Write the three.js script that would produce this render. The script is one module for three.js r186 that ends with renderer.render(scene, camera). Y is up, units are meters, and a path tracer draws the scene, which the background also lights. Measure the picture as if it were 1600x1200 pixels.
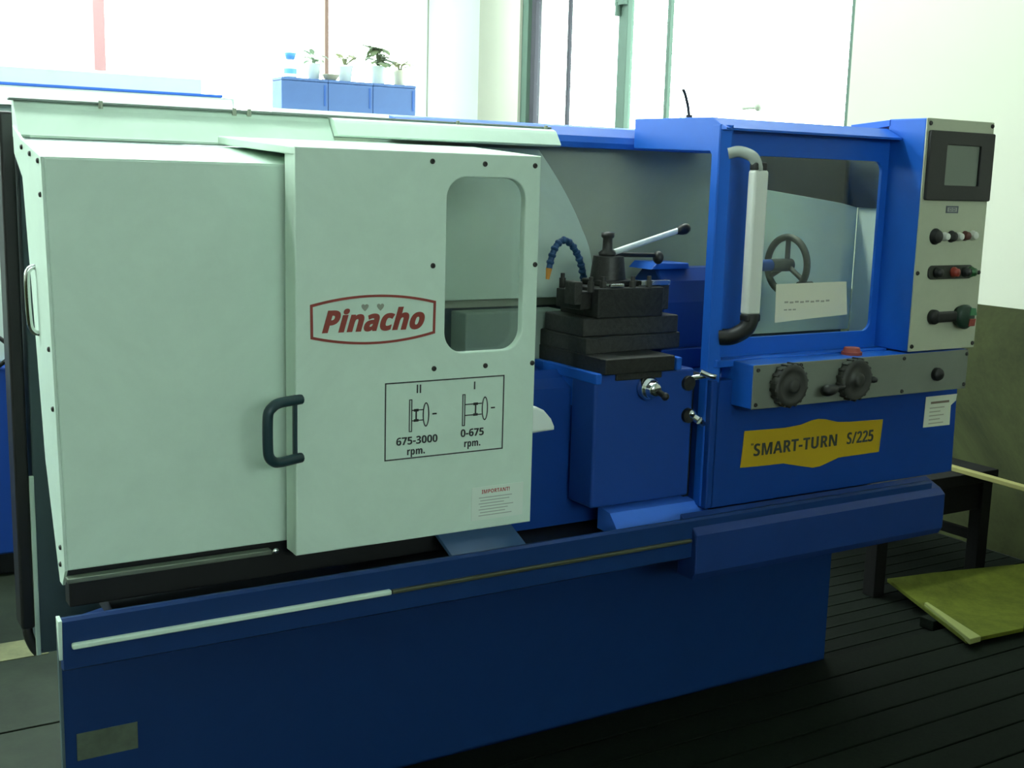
import * as THREE from 'three';
import { RoundedBoxGeometry } from 'three/addons/geometries/RoundedBoxGeometry.js';
import { TextGeometry } from 'three/addons/geometries/TextGeometry.js';
import { FontLoader } from 'three/addons/loaders/FontLoader.js';
import { RectAreaLightUniformsLib } from 'three/addons/lights/RectAreaLightUniformsLib.js';
import { mergeGeometries } from 'three/addons/utils/BufferGeometryUtils.js';
import { ImprovedNoise } from 'three/addons/math/ImprovedNoise.js';

// ---------------------------------------------------------------- camera, sky, added lamps, exposure
const scene = new THREE.Scene();
const camera = new THREE.PerspectiveCamera(35.82, 1600 / 1200, 0.05, 60);
camera.rotation.order = 'YXZ';
camera.position.set(-0.934, 1.521, 2.423);
camera.rotation.set(-0.1695, -0.5505, 0.027);
scene.add(camera);

scene.background = new THREE.Color(0.9, 0.99, 1.0);      // bright overcast daylight behind the windows
scene.backgroundIntensity = 11;
RectAreaLightUniformsLib.init();
const FILL_POWER = 32;                                    // added fill panels over the machines, out of view
const FILL_LAMPS = [[-2.8, -3.4], [0.2, -3.4], [-2.4, -1.3], [0.2, -1.3], [2.4, -1.5]];

const renderer = new THREE.WebGLRenderer({ antialias: true });
renderer.toneMapping = THREE.LinearToneMapping;
renderer.toneMappingExposure = 1.0;
renderer.shadowMap.enabled = true;

// ---------------------------------------------------------------- helpers
const noise = new ImprovedNoise();
let seed = 7;
const rnd = () => { seed = (seed * 16807) % 2147483647; return seed / 2147483647; };
const taken = {};
function numbered(name) { const n = taken[name] = (taken[name] ?? -1) + 1; return n ? name + '_' + String(n).padStart(3, '0') : name; }

function boxUV(g) {            // uv in metres, by the main direction of each face
  const p = g.attributes.position, nrm = g.attributes.normal, uv = new Float32Array(p.count * 2);
  for (let i = 0; i < p.count; i++) {
    const nx = Math.abs(nrm.getX(i)), ny = Math.abs(nrm.getY(i)), nz = Math.abs(nrm.getZ(i));
    const x = p.getX(i), y = p.getY(i), z = p.getZ(i);
    if (nz >= nx && nz >= ny) { uv[2 * i] = x; uv[2 * i + 1] = y; } else if (nx >= ny) { uv[2 * i] = z; uv[2 * i + 1] = y; } else { uv[2 * i] = x; uv[2 * i + 1] = z; }
  }
  g.setAttribute('uv', new THREE.BufferAttribute(uv, 2));
  return g;
}
function merge(list, metres = true) {
  const gs = [].concat(list).map((g) => {
    const n = g.index ? g.toNonIndexed() : g;
    for (const k of Object.keys(n.attributes)) if (!['position', 'normal', 'uv'].includes(k)) n.deleteAttribute(k);
    n.clearGroups();
    return n;
  });
  const g = gs.length > 1 ? mergeGeometries(gs) : gs[0];
  return metres ? boxUV(g) : g;
}
function part(parent, name, geoms, mat, label, metres = true) {
  const m = new THREE.Mesh(merge(geoms, metres), mat);
  m.name = name; m.castShadow = m.receiveShadow = true;
  if (label) m.userData.label = label;
  parent.add(m);
  return m;
}
function thing(name, label, category, pos = [0, 0, 0], turn = 0, group) {
  const o = new THREE.Group(); o.name = numbered(name);
  o.position.set(...pos); o.rotation.y = turn;
  o.userData = { label, category };
  if (group) o.userData.group = group;
  scene.add(o);
  return o;
}
function struct(name, geoms, mat) {
  const m = part(scene, name, geoms, mat); m.userData.kind = 'structure';
  return m;
}
function structGroup(name) { const o = new THREE.Group(); o.name = name; o.userData = { kind: 'structure' }; scene.add(o); return o; }

// box by its bounds, edges rounded
function B(x0, x1, y0, y1, z0, z1, r = 0.003) {
  const w = x1 - x0, h = y1 - y0, d = z1 - z0;
  const g = r > 0 ? new RoundedBoxGeometry(w, h, d, 2, Math.min(r, w / 2.1, h / 2.1, d / 2.1)) : new THREE.BoxGeometry(w, h, d);
  return g.translate((x0 + x1) / 2, (y0 + y1) / 2, (z0 + z1) / 2);
}
function shapeOf(pts, holes = []) {
  const s = new THREE.Shape(pts.map((p) => new THREE.Vector2(p[0], p[1])));
  for (const h of holes) s.holes.push(h);
  return s;
}
function extr(shape, depth, bevel = 0, curve = 10) {
  const b = Math.min(bevel, depth / 2.2);
  const g = new THREE.ExtrudeGeometry(shape, { depth: depth - 2 * b, bevelEnabled: b > 0, bevelThickness: b, bevelSize: b, bevelOffset: -b, bevelSegments: 2, curveSegments: curve });
  return g.translate(0, 0, b);
}
const PXY = (pts, z0, z1, bevel = 0.001, holes = []) => extr(Array.isArray(pts) ? shapeOf(pts, holes) : pts, z1 - z0, bevel).translate(0, 0, z0);
// outline [z, y] swept along x
const PYZ = (pts, x0, x1, bevel = 0.001) => extr(shapeOf(pts.map(([z, y]) => [-z, y])), x1 - x0, bevel).rotateY(Math.PI / 2).translate(x0, 0, 0);
// outline [x, z] swept along y
const PXZ = (pts, y0, y1, bevel = 0.001) => extr(shapeOf(pts.map(([x, z]) => [x, -z])), y1 - y0, bevel).rotateX(-Math.PI / 2).translate(0, y0, 0);
function rrect(x0, x1, y0, y1, r, Kind = THREE.Shape) {
  const s = new Kind();
  s.moveTo(x0 + r, y0); s.lineTo(x1 - r, y0); s.absarc(x1 - r, y0 + r, r, -Math.PI / 2, 0); s.lineTo(x1, y1 - r); s.absarc(x1 - r, y1 - r, r, 0, Math.PI / 2);
  s.lineTo(x0 + r, y1); s.absarc(x0 + r, y1 - r, r, Math.PI / 2, Math.PI); s.lineTo(x0, y0 + r); s.absarc(x0 + r, y0 + r, r, Math.PI, Math.PI * 1.5);
  return s;
}
const UP = new THREE.Vector3(0, 1, 0);
function orient(g, from, to) {   // a shape along +y from 0 turned to run from one point towards another
  const a = new THREE.Vector3(...from), b = new THREE.Vector3(...to), q = new THREE.Quaternion().setFromUnitVectors(UP, b.clone().sub(a).normalize());
  return g.applyQuaternion(q).translate(a.x, a.y, a.z);
}
const dist = (a, b) => Math.hypot(a[0] - b[0], a[1] - b[1], a[2] - b[2]);
function rod(a, b, r0, r1 = r0, seg = 20) { const L = dist(a, b); return orient(new THREE.CylinderGeometry(r1, r0, L, seg).translate(0, L / 2, 0), a, b); }
function turned(profile, a, b, seg = 28) { return orient(new THREE.LatheGeometry(profile.map((p) => new THREE.Vector2(p[0], p[1])), seg), a, b); }
function tube(pts, r, seg = 40, rs = 10, tension = 0.5) {
  return new THREE.TubeGeometry(new THREE.CatmullRomCurve3(pts.map((p) => new THREE.Vector3(...p)), false, 'catmullrom', tension), seg, r, rs, false);
}
const ball = (c, r, sx = 1, sy = 1, sz = 1) => new THREE.SphereGeometry(r, 20, 14).scale(sx, sy, sz).translate(...c);
function screwHead(c, dir, r = 0.006) {      // a domed socket screw
  const to = [c[0] + dir[0], c[1] + dir[1], c[2] + dir[2]];
  return turned([[0, 0], [r, 0], [r, r * 0.35], [r * 0.8, r * 0.7], [r * 0.45, r * 0.8], [r * 0.4, r * 0.35], [0, r * 0.3]], c, to, 14);
}
const font = await new FontLoader().loadAsync('fonts/droid/droid_sans_bold.typeface.json');
// lettering: raised letters fitted to a width, baseline at the given point; slope shears italics, rise tilts the line
function letters(text, x, y, z, width, height, { slope = 0, depth = 0.0012, bold = 0 } = {}) {
  const g = new TextGeometry(text, { font, size: 1, depth: 1, curveSegments: 5, bevelEnabled: bold > 0, bevelSize: bold, bevelThickness: 0.01, bevelSegments: 1 });
  g.computeBoundingBox();
  const b = g.boundingBox, w = b.max.x - b.min.x, capH = 0.72 * 1;
  g.translate(-b.min.x, 0, 0).scale(width / w, height / capH, depth);
  if (slope) g.applyMatrix4(new THREE.Matrix4().makeShear(0, 0, slope, 0, 0, 0));
  return g.translate(x, y, z);
}

// ---------------------------------------------------------------- materials
function canvasTex(w, h, draw) {
  const c = document.createElement('canvas'); c.width = w; c.height = h;
  draw(c.getContext('2d'), w, h);
  const t = new THREE.CanvasTexture(c); t.colorSpace = THREE.SRGBColorSpace; t.magFilter = THREE.LinearFilter;
  t.wrapS = t.wrapT = THREE.RepeatWrapping;
  return t;
}
// value noise on a torus, 0..1
function noiseTex(size, metres, layers, lo, hi, srgb = false, tint = [1, 1, 1]) {
  const d = new Uint8Array(size * size * 4);
  for (let y = 0; y < size; y++) for (let x = 0; x < size; x++) {
    const a = x / size * Math.PI * 2, b = y / size * Math.PI * 2;
    let v = 0, n = 0;
    for (const [f, w] of layers) { v += w * noise.noise(Math.cos(a) * f + 9.3, Math.sin(a) * f + Math.cos(b) * f, Math.sin(b) * f + f); n += w; }
    v = lo + (hi - lo) * Math.min(1, Math.max(0, 0.5 + v / n));
    const i = 4 * (y * size + x);
    for (let c = 0; c < 3; c++) d[i + c] = 255 * Math.min(1, v * tint[c]);
    d[i + 3] = 255;
  }
  const t = new THREE.DataTexture(d, size, size); t.magFilter = THREE.LinearFilter; t.minFilter = THREE.LinearMipmapLinearFilter; t.generateMipmaps = true;
  t.wrapS = t.wrapT = THREE.RepeatWrapping; t.repeat.set(1 / metres, 1 / metres);
  if (srgb) t.colorSpace = THREE.SRGBColorSpace;
  t.needsUpdate = true;
  return t;
}
const texPaint = noiseTex(256, 0.9, [[2, 1], [6, 0.6], [18, 0.35]], 0.94, 1.0);
const texGloss = noiseTex(256, 0.8, [[2, 1], [6, 0.5]], 0.88, 1);
const texRough = noiseTex(256, 0.7, [[2, 1], [7, 0.8], [20, 0.6]], 0.55, 1);
const texDirt = noiseTex(512, 1.7, [[1.5, 1], [5, 0.7], [16, 0.5], [40, 0.4]], 0.45, 1.0);
const texGrease = noiseTex(256, 0.25, [[3, 1], [9, 0.8], [24, 0.5]], 0.35, 1.0);
function std(r, g, b, o = {}) {
  const m = new THREE.MeshPhysicalMaterial({ roughness: 0.5, ...o });
  m.color.setRGB(r, g, b);
  return m;
}
const paint = (r, g, b, rough = 0.42, o = {}) => std(r, g, b, { roughness: rough, specularIntensity: 0.6, map: texPaint, roughnessMap: texGloss, ...o });
const M = {
  white: paint(0.69, 0.86, 0.73),
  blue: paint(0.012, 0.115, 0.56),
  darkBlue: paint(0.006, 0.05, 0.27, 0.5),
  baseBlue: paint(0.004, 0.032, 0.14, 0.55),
  litBlue: paint(0.06, 0.21, 0.85, 0.4),  // brighter blue: own paint of the stripe, painted light on the tray cover
  ivory: paint(0.48, 0.51, 0.37, 0.45),
  plate: std(0.20, 0.22, 0.18, { roughness: 0.5, metalness: 0.1, map: texPaint }),
  black: std(0.012, 0.013, 0.013, { roughness: 0.45 }),
  rubber: std(0.02, 0.03, 0.032, { roughness: 0.6 }),
  teal: std(0.012, 0.04, 0.05, { roughness: 0.4 }),
  screw: std(0.06, 0.06, 0.055, { roughness: 0.5, metalness: 0.6 }),
  steel: std(0.55, 0.57, 0.55, { roughness: 0.3, metalness: 1, roughnessMap: texRough }),
  chrome: std(0.75, 0.77, 0.76, { roughness: 0.12, metalness: 1 }),
  alu: std(0.78, 0.80, 0.74, { roughness: 0.45, metalness: 0.25 }),
  oily: std(0.040, 0.041, 0.038, { roughness: 0.45, metalness: 0.35, map: texGrease }),
  castIron: std(0.060, 0.062, 0.056, { roughness: 0.5, metalness: 0.3, map: texGrease }),
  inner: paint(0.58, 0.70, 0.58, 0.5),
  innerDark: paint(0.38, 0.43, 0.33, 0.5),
  greyBlue: paint(0.085, 0.13, 0.14, 0.55),
  red: std(0.30, 0.05, 0.035, { roughness: 0.5 }),
  ink: std(0.035, 0.045, 0.04, { roughness: 0.6 }),
  faded: std(0.30, 0.33, 0.26, { roughness: 0.6 }),
  yellow: std(0.52, 0.34, 0.008, { roughness: 0.5 }),
  paper: std(0.84, 0.86, 0.72, { roughness: 0.85 }),
  glass: std(0.93, 0.98, 0.95, { roughness: 0.02, transmission: 1, thickness: 0, ior: 1.45 }),
  smoke: std(0.97, 1.0, 0.98, { roughness: 0.08, transmission: 1, thickness: 0, ior: 1.4 }),
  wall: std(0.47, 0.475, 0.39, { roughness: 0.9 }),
  wallWhite: std(0.80, 0.85, 0.84, { roughness: 0.9 }),
  dado: std(0.042, 0.050, 0.014, { roughness: 0.8, map: texDirt, specularIntensity: 0.5 }),
  frameGreen: std(0.085, 0.135, 0.105, { roughness: 0.6, specularIntensity: 0.3 }),
  frameGrey: std(0.045, 0.045, 0.055, { roughness: 0.6, specularIntensity: 0.3 }),
  brown: std(0.22, 0.13, 0.10, { roughness: 0.6 }),
  redPost: std(0.50, 0.26, 0.27, { roughness: 0.6 }),
  floor: std(0.021, 0.031, 0.018, { roughness: 0.65, map: texDirt, specularIntensity: 0.5 }),
  floorLight: std(0.20, 0.21, 0.10, { roughness: 0.7, map: texDirt }),
  darkWood: std(0.006, 0.010, 0.0055, { roughness: 0.85, map: texGrease, specularIntensity: 0.2 }),
  benchWood: std(0.007, 0.007, 0.0065, { roughness: 0.8, map: texGrease, specularIntensity: 0.3 }),
  stick: std(0.20, 0.185, 0.055, { roughness: 0.8 }),
};

// ---------------------------------------------------------------- the room
const X0 = -4.5, X1 = 3.45, Z0 = -5.3, Z1 = 8.0, H = 4.4, T = 0.2;
{
  const fl = struct('floor', B(X0 - T, X1 + T, -0.2, -0.012, Z0 - T, Z1 + T, 0), M.ink);
  const xs = [X0, -1.9, X1], zs = [Z0, -3.1, -0.87, 1.9, 4.9, Z1];
  for (let i = 0; i < 2; i++) for (let j = 0; j < 5; j++) part(fl, 'slab', B(xs[i] + 0.005, xs[i + 1] - 0.005, -0.012, 0, zs[j] + 0.005, zs[j + 1] - 0.005, 0.003), M.floor);
  part(fl, 'floor_light_patch', B(-1.6, -0.30, 0, 0.002, -1.53, -1.38, 0), M.floorLight, 'pale yellow strip painted as a patch of window light on the floor');  // pale strip paints in window light falling on the floor
}
struct('ceiling', B(X0 - T, X1 + T, H, H + T, Z0 - T, Z1 + T, 0), M.wallWhite);
const FW = { x0: -3.2, x1: 1.6, y0: 2.4, y1: 3.6 };      // added unseen window behind the camera, sized to brighten the door fronts
struct('wall_front', [B(X0 - T, FW.x0, 0, H, Z1, Z1 + T, 0), B(FW.x1, X1 + T, 0, H, Z1, Z1 + T, 0), B(FW.x0, FW.x1, 0, FW.y0, Z1, Z1 + T, 0), B(FW.x0, FW.x1, FW.y1, H, Z1, Z1 + T, 0)], M.wallWhite);
{
  const w = structGroup('added_window_4');
  part(w, 'window_frame', [B(FW.x0, FW.x1, FW.y0, FW.y0 + 0.06, Z1 + 0.06, Z1 + 0.12), B(FW.x0, FW.x1, FW.y1 - 0.06, FW.y1, Z1 + 0.06, Z1 + 0.12), ...[0, 1, 2, 3].map((k) => { const x = FW.x0 + k * (FW.x1 - FW.x0 - 0.06) / 3; return B(x, x + 0.06, FW.y0, FW.y1, Z1 + 0.06, Z1 + 0.12); })], M.wallWhite);
  part(w, 'window_pane', B(FW.x0 + 0.03, FW.x1 - 0.03, FW.y0 + 0.03, FW.y1 - 0.03, Z1 + 0.088, Z1 + 0.092, 0), M.glass);
}
// right wall with its long window
const RW = { z0: -4.745, z1: -1.72, y0: 1.3, y1: 2.80 };
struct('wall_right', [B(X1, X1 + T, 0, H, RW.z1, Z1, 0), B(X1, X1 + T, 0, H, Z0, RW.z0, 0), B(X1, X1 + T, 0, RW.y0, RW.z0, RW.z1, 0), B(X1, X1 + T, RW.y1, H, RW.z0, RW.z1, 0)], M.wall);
struct('trim_1', B(X1 - 0.006, X1, 0, 1.05, Z0, Z1, 0.002), M.dado);
struct('trim_3', B(X0 + 0.006, X1 - 0.006, 0, 1.05, Z1 - 0.006, Z1, 0.002), M.dado);
struct('trim_4', B(X0, X0 + 0.006, 0, 1.05, Z0, Z1, 0.002), M.dado);
{
  const w = structGroup('window_1');
  part(w, 'window_frame', [B(X1 + 0.02, X1 + 0.10, RW.y0, RW.y1, RW.z0, RW.z0 + 0.075), B(X1 + 0.03, X1 + 0.10, RW.y0, RW.y0 + 0.06, RW.z0, RW.z1), B(X1 + 0.03, X1 + 0.10, RW.y1 - 0.06, RW.y1, RW.z0, RW.z1), B(X1 + 0.03, X1 + 0.10, RW.y0, RW.y1, RW.z1 - 0.05, RW.z1)], M.frameGreen);
  part(w, 'casement', [B(X1 + 0.035, X1 + 0.085, RW.y0 + 0.07, RW.y1 - 0.07, RW.z0 + 0.095, RW.z0 + 0.145)], M.frameGrey);
  for (const [z, t, m] of [[-4.19, 0.012, M.frameGrey], [-3.60, 0.045, M.frameGreen], [-3.16, 0.014, M.frameGreen]]) part(w, 'mullion', B(X1 + 0.03, X1 + 0.03 + Math.min(0.05, t * 2), RW.y0 + 0.05, RW.y1 - 0.05, z - t, z + t), m);
  part(w, 'window_latch', [B(X1 + 0.005, X1 + 0.035, 2.58, 2.78, -3.66, -3.56), rod([X1 + 0.02, 2.52, -3.64], [X1 + 0.02, 2.6, -3.64], 0.02)], M.frameGreen);
  part(w, 'window_handle', [rod([X1 + 0.03, 1.933, -2.49], [X1 + 0.03, 1.933, -2.38], 0.008), ball([X1 + 0.02, 1.933, -2.36], 0.022)], M.faded);
  part(w, 'window_pane', B(X1 + 0.06, X1 + 0.064, RW.y0 + 0.02, RW.y1 - 0.02, RW.z0 + 0.02, RW.z1 - 0.02, 0), M.glass);
}
// back wall with a band of tall windows
const BW = { x0: -3.6, x1: 2.95, y0: 1.72, y1: 4.1 };
struct('wall_back', [B(X0, BW.x0, 0, H, Z0 - T, Z0, 0), B(BW.x1, X1, 0, H, Z0 - T, Z0, 0), B(BW.x0, BW.x1, 0, BW.y0, Z0 - T, Z0, 0), B(BW.x0, BW.x1, BW.y1, H, Z0 - T, Z0, 0)], M.wallWhite);
{
  const w = structGroup('window_2');
  part(w, 'window_frame', [B(BW.x0, BW.x1, BW.y0, BW.y0 + 0.06, Z0 - 0.12, Z0 - 0.06), B(BW.x0, BW.x1, BW.y1 - 0.06, BW.y1, Z0 - 0.12, Z0 - 0.06), B(BW.x0, BW.x0 + 0.06, BW.y0, BW.y1, Z0 - 0.12, Z0 - 0.06), B(BW.x1 - 0.05, BW.x1, BW.y0, BW.y1, Z0 - 0.12, Z0 - 0.06)], M.wallWhite);
  part(w, 'mullion', B(2.285, 2.312, BW.y0, BW.y1, Z0 - 0.12, Z0 - 0.06), M.brown);
  part(w, 'window_pane', B(BW.x0 + 0.03, BW.x1 - 0.03, BW.y0 + 0.03, BW.y1 - 0.03, Z0 - 0.092, Z0 - 0.088, 0), M.glass);
}
struct('trim_2', [B(0.735, 0.805, 0, H, Z0 + 0.02, Z0 + 0.09, 0.006), B(0.66, 0.88, 2.56, 2.68, Z0 + 0.01, Z0 + 0.1, 0.006)], M.redPost);
// left wall, behind the machines, with a window added to light left-facing sides
const LW = { z0: -4.4, z1: -2.2, y0: 1.5, y1: 3.9 };
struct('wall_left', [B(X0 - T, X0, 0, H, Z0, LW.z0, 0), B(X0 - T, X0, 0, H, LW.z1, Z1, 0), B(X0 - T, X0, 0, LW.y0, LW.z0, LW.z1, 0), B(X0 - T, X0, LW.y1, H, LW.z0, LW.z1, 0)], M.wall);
{
  const w = structGroup('added_window_3');
  part(w, 'window_frame', [B(X0 - 0.12, X0 - 0.06, LW.y0, LW.y0 + 0.06, LW.z0, LW.z1), B(X0 - 0.12, X0 - 0.06, LW.y1 - 0.06, LW.y1, LW.z0, LW.z1), B(X0 - 0.12, X0 - 0.06, LW.y0, LW.y1, LW.z0, LW.z0 + 0.06), B(X0 - 0.12, X0 - 0.06, LW.y0, LW.y1, LW.z1 - 0.06, LW.z1)], M.wallWhite);
  part(w, 'window_pane', B(X0 - 0.092, X0 - 0.088, LW.y0 + 0.03, LW.y1 - 0.03, LW.z0 + 0.03, LW.z1 - 0.03, 0), M.glass);
}
// added fill lamps, out of view: glowing tubes and a light of their size
FILL_LAMPS.forEach(([x, z], i) => {
  const t = thing('fill_lamp', ['added white ceiling fill panel at the back left, above the second machine', 'added white ceiling fill panel at the back, before the tall windows', 'added white ceiling fill panel to the left of the lathe', 'added white ceiling fill panel above the middle of the lathe', 'added white ceiling fill panel close to the right hand wall'][i], 'lamp', [x, H, z], 0, 'added ceiling fill panels');
  part(t, 'fill_lamp_body', [PYZ([[-0.22, 0], [0.22, 0], [0.20, -0.06], [-0.20, -0.06]], -0.92, 0.92)], M.wallWhite);
  const glow = std(0.9, 0.9, 0.9, { emissive: new THREE.Color(1, 1, 0.95), emissiveIntensity: 2 });
  for (const s of [-1, 0, 1]) part(t, 'tube', rod([-0.88, -0.075, s * 0.12], [0.88, -0.075, s * 0.12], 0.014), glow);
  const l = new THREE.RectAreaLight(0xeffff8, FILL_POWER, 1.8, 0.4);
  l.name = 'fill_light'; l.position.set(0, -0.1, 0); l.rotation.x = -Math.PI / 2; t.add(l);
});

// ---------------------------------------------------------------- the lathe
const lathe = thing('lathe', 'large blue and pale grey lathe filling the picture, with sliding doors and a control panel', 'lathe');
// --- base
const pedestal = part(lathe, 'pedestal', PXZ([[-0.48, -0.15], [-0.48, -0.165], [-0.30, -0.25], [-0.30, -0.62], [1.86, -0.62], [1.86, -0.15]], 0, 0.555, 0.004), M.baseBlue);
const rating = part(lathe, 'rating_plate', B(-0.455, -0.323, 0.232, 0.295, -0.152, -0.147, 0.001), std(0.13, 0.17, 0.12, { roughness: 0.5, map: texDirt }), 'dull grey-green plate low on the base');
const tray = part(lathe, 'chip_tray', PYZ([[0.092, 0.655], [0.10, 0.650], [0.10, 0.552], [0.088, 0.545], [0.07, 0.545], [0.076, 0.652]], -0.52, 2.0, 0.002), M.baseBlue);
part(tray, 'tray_floor', PYZ([[0.08, 0.548], [-0.55, 0.56], [-0.55, 0.60], [-0.1, 0.585], [0.05, 0.592], [0.08, 0.60]], -0.38, 2.0, 0.002), std(0.008, 0.011, 0.016, { roughness: 0.6 }));
part(tray, 'tray_floor', PXZ([[-0.518, 0.086], [-0.37, 0.086], [-0.37, -0.10], [-0.50, 0.05], [-0.518, 0.07]], 0.552, 0.575, 0.002), M.black);
part(tray, 'end_plate', PYZ([[0.098, 0.652], [0.092, 0.57], [0.072, 0.655]], -0.527, -0.5195), M.white, 'small white corner plate');
part(pedestal, 'end_plate', PYZ([[-0.149, 0.55], [-0.149, 0.0], [-0.165, 0.0], [-0.165, 0.55]], -0.486, -0.4795), M.greyBlue);  // lighter grey-blue paints in the left light on the end of the base
part(lathe, 'edge_trim', B(-0.505, 0.183, 0.5945, 0.6065, 0.099, 0.113, 0.004), M.white, 'pale rounded trim strip along the left of the tray');
part(lathe, 'guide_rail', B(0.185, 1.055, 0.595, 0.6045, 0.099, 0.111, 0.003), std(0.10, 0.11, 0.07, { roughness: 0.4, metalness: 0.5 }), 'dull metal rail continuing the pale trim');
part(lathe, 'way_cover', PYZ([[-0.12, 0.668], [0.02, 0.61], [0.02, 0.60], [-0.12, 0.655]], 0.40, 0.612), paint(0.05, 0.12, 0.24), 'slanted grey-blue cover plate under the sliding door');
part(lathe, 'lit_tray_cover', PYZ([[-0.10, 0.662], [-0.045, 0.655], [0.0, 0.607], [0.0, 0.597], [-0.10, 0.60]], 0.897, 1.22), M.litBlue, 'sloped blue cover at the foot of the apron, painted brighter as a lit patch');  // bright blue stands for light caught on the slope below the apron

// --- headstock end
const cover = part(lathe, 'headstock_cover', [PXY([[-0.473, 0.693], [0.12, 0.693], [0.12, 1.542], [-0.489, 1.542]], -0.105, -0.08, 0.004), PYZ([[-0.082, 1.538], [-0.082, 1.543], [-0.292, 1.579], [-0.292, 1.565], [-0.105, 1.528]], -0.488, 0.12)], M.white);
const side = part(lathe, 'side_panel', PYZ([[-0.08, 1.543], [-0.08, 0.693], [-0.115, 0.652], [-0.142, 0.652], [-0.230, 0.899], [-0.268, 1.25], [-0.30, 1.50], [-0.385, 1.55], [-0.385, 1.61], [-0.292, 1.581]], -0.4945, -0.4885).applyMatrix4(new THREE.Matrix4().set(1, -0.0185, 0, 0.02853, 0, 1, 0, 0, 0, 0, 1, 0, 0, 0, 0, 1)), M.white);
const sideX = (y) => -0.4945 + (1.542 - y) * 0.0185;
part(side, 'handle', tube([[-0.489, 1.318, -0.215], [-0.502, 1.312, -0.215], [-0.507, 1.29, -0.215], [-0.505, 1.205, -0.215], [-0.499, 1.183, -0.215], [-0.486, 1.177, -0.215]], 0.006), M.chrome, 'chrome pull handle');
for (const [z, y] of [[-0.105, 1.158], [-0.10, 1.035], [-0.107, 0.738], [-0.118, 0.698], [-0.10, 1.469], [-0.105, 1.535], [-0.19, 1.549], [-0.28, 1.563]]) part(side, 'screw', screwHead([sideX(y), y, z], [-1, 0, 0], 0.0055), M.screw);
part(cover, 'cover_rail', B(-0.478, -0.035, 0.671, 0.682, -0.085, -0.06, 0.002), std(0.22, 0.26, 0.20, { roughness: 0.4, metalness: 0.6 }), 'metal strip under the cover');
part(cover, 'rail_screw', ball([-0.028, 0.679, -0.055], 0.008, 1, 1, 0.6), M.chrome, 'bright screw at the end of the strip');
part(lathe, 'sill_plate', B(-0.465, 0.6, 0.60, 0.69, -0.16, -0.115, 0.003), M.black);
const rear = part(lathe, 'rear_cabinet', B(-0.466, 2.1, 0.352, 1.585, -0.66, -0.505, 0.006), M.greyBlue, 'grey-blue cabinet body behind the headstock');
part(rear, 'side_cover', [B(-0.506, -0.474, 0.42, 1.645, -0.58, -0.502, 0.008), tube([[-0.49, 0.44, -0.53], [-0.488, 0.40, -0.52], [-0.478, 0.37, -0.515], [-0.468, 0.355, -0.51]], 0.012)], M.black, 'black vertical edge cover');
part(rear, 'edge_strip', B(-0.475, -0.464, 0.352, 0.80, -0.507, -0.498, 0.002), M.white, 'pale strip on the front edge');

// --- top rail
const rail = part(lathe, 'top_rail', [
  PYZ([[-0.334, 1.590], [-0.380, 1.650], [-0.384, 1.659], [-0.392, 1.664], [-0.41, 1.664], [-0.41, 1.586], [-0.338, 1.586]], -0.492, 0.2365),
  B(-0.47, 0.2, 1.584, 1.591, -0.40, -0.330, 0.002)], M.white);
part(lathe, 'door_track', PYZ([[-0.330, 1.620], [-0.352, 1.650], [-0.358, 1.657], [-0.372, 1.662], [-0.41, 1.662], [-0.41, 1.616], [-0.334, 1.616]], 0.2385, 0.893), M.white, 'right length of the white top rail');
part(rail, 'hinge_strip', B(-0.502, 0.893, 1.6635, 1.669, -0.40, -0.380, 0.002), std(0.20, 0.24, 0.22, { roughness: 0.6 }), 'thin grey strip along the top');
for (const x of [-0.311, -0.005, 0.031, 0.596, 0.871]) part(rail, 'bolt', rod([x, 1.655, -0.378], [x, 1.672, -0.376], 0.005, 0.005, 10), M.faded);

// --- sliding door
const hole = rrect(0.366, 0.577, 1.119, 1.526, 0.05, THREE.Path);
const door = part(lathe, 'sliding_door', [
  PXY(shapeOf([[0, 0.68], [0.618, 0.68], [0.618, 1.58], [0, 1.58]], [hole]), -0.022, 0, 0.003),
  B(0.0, 0.008, 0.68, 1.575, -0.062, -0.01, 0.002), B(0.60, 0.617, 0.68, 1.575, -0.05, -0.01, 0.002),
  PXZ([[0.0, -0.003], [0.617, -0.003], [0.617, -0.325], [-0.062, -0.325]], 1.562, 1.580, 0.003).applyMatrix4(new THREE.Matrix4().set(1, 0, 0, 0, 0, 1, -0.075, 0, 0, 0, 1, 0, 0, 0, 0, 1)),
], M.white, 'pale grey sliding door with window and red lettering');
part(door, 'window_pane', B(0.355, 0.588, 1.108, 1.537, -0.030, -0.0265, 0), M.smoke, 'smoky clear pane');
part(door, 'pane_strip', [B(0.358, 0.374, 1.16, 1.49, -0.0262, -0.0225, 0.001)], M.rubber);  // dark strip behind the left edge of the pane
part(door, 'handle', [tube([[0.012, 1.036, -0.002], [-0.045, 1.036, 0.022], [-0.066, 1.030, 0.034], [-0.077, 1.012, 0.036], [-0.077, 0.932, 0.036], [-0.066, 0.912, 0.034], [-0.045, 0.905, 0.022], [0.012, 0.905, -0.002]], 0.0115, 60, 12, 0.4),
  B(-0.006, 0.002, 0.905, 1.04, -0.008, 0.005, 0.002)], M.teal, 'dark bow handle');
for (const [x, y] of [[0.327, 1.559], [0.464, 1.557], [0.601, 1.557], [0.332, 1.324], [0.609, 1.323], [0.339, 1.085], [0.477, 1.084], [0.609, 1.083]]) part(door, 'screw', screwHead([x, y, -0.0005], [0, 0, 1], 0.0062), M.screw);
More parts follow.
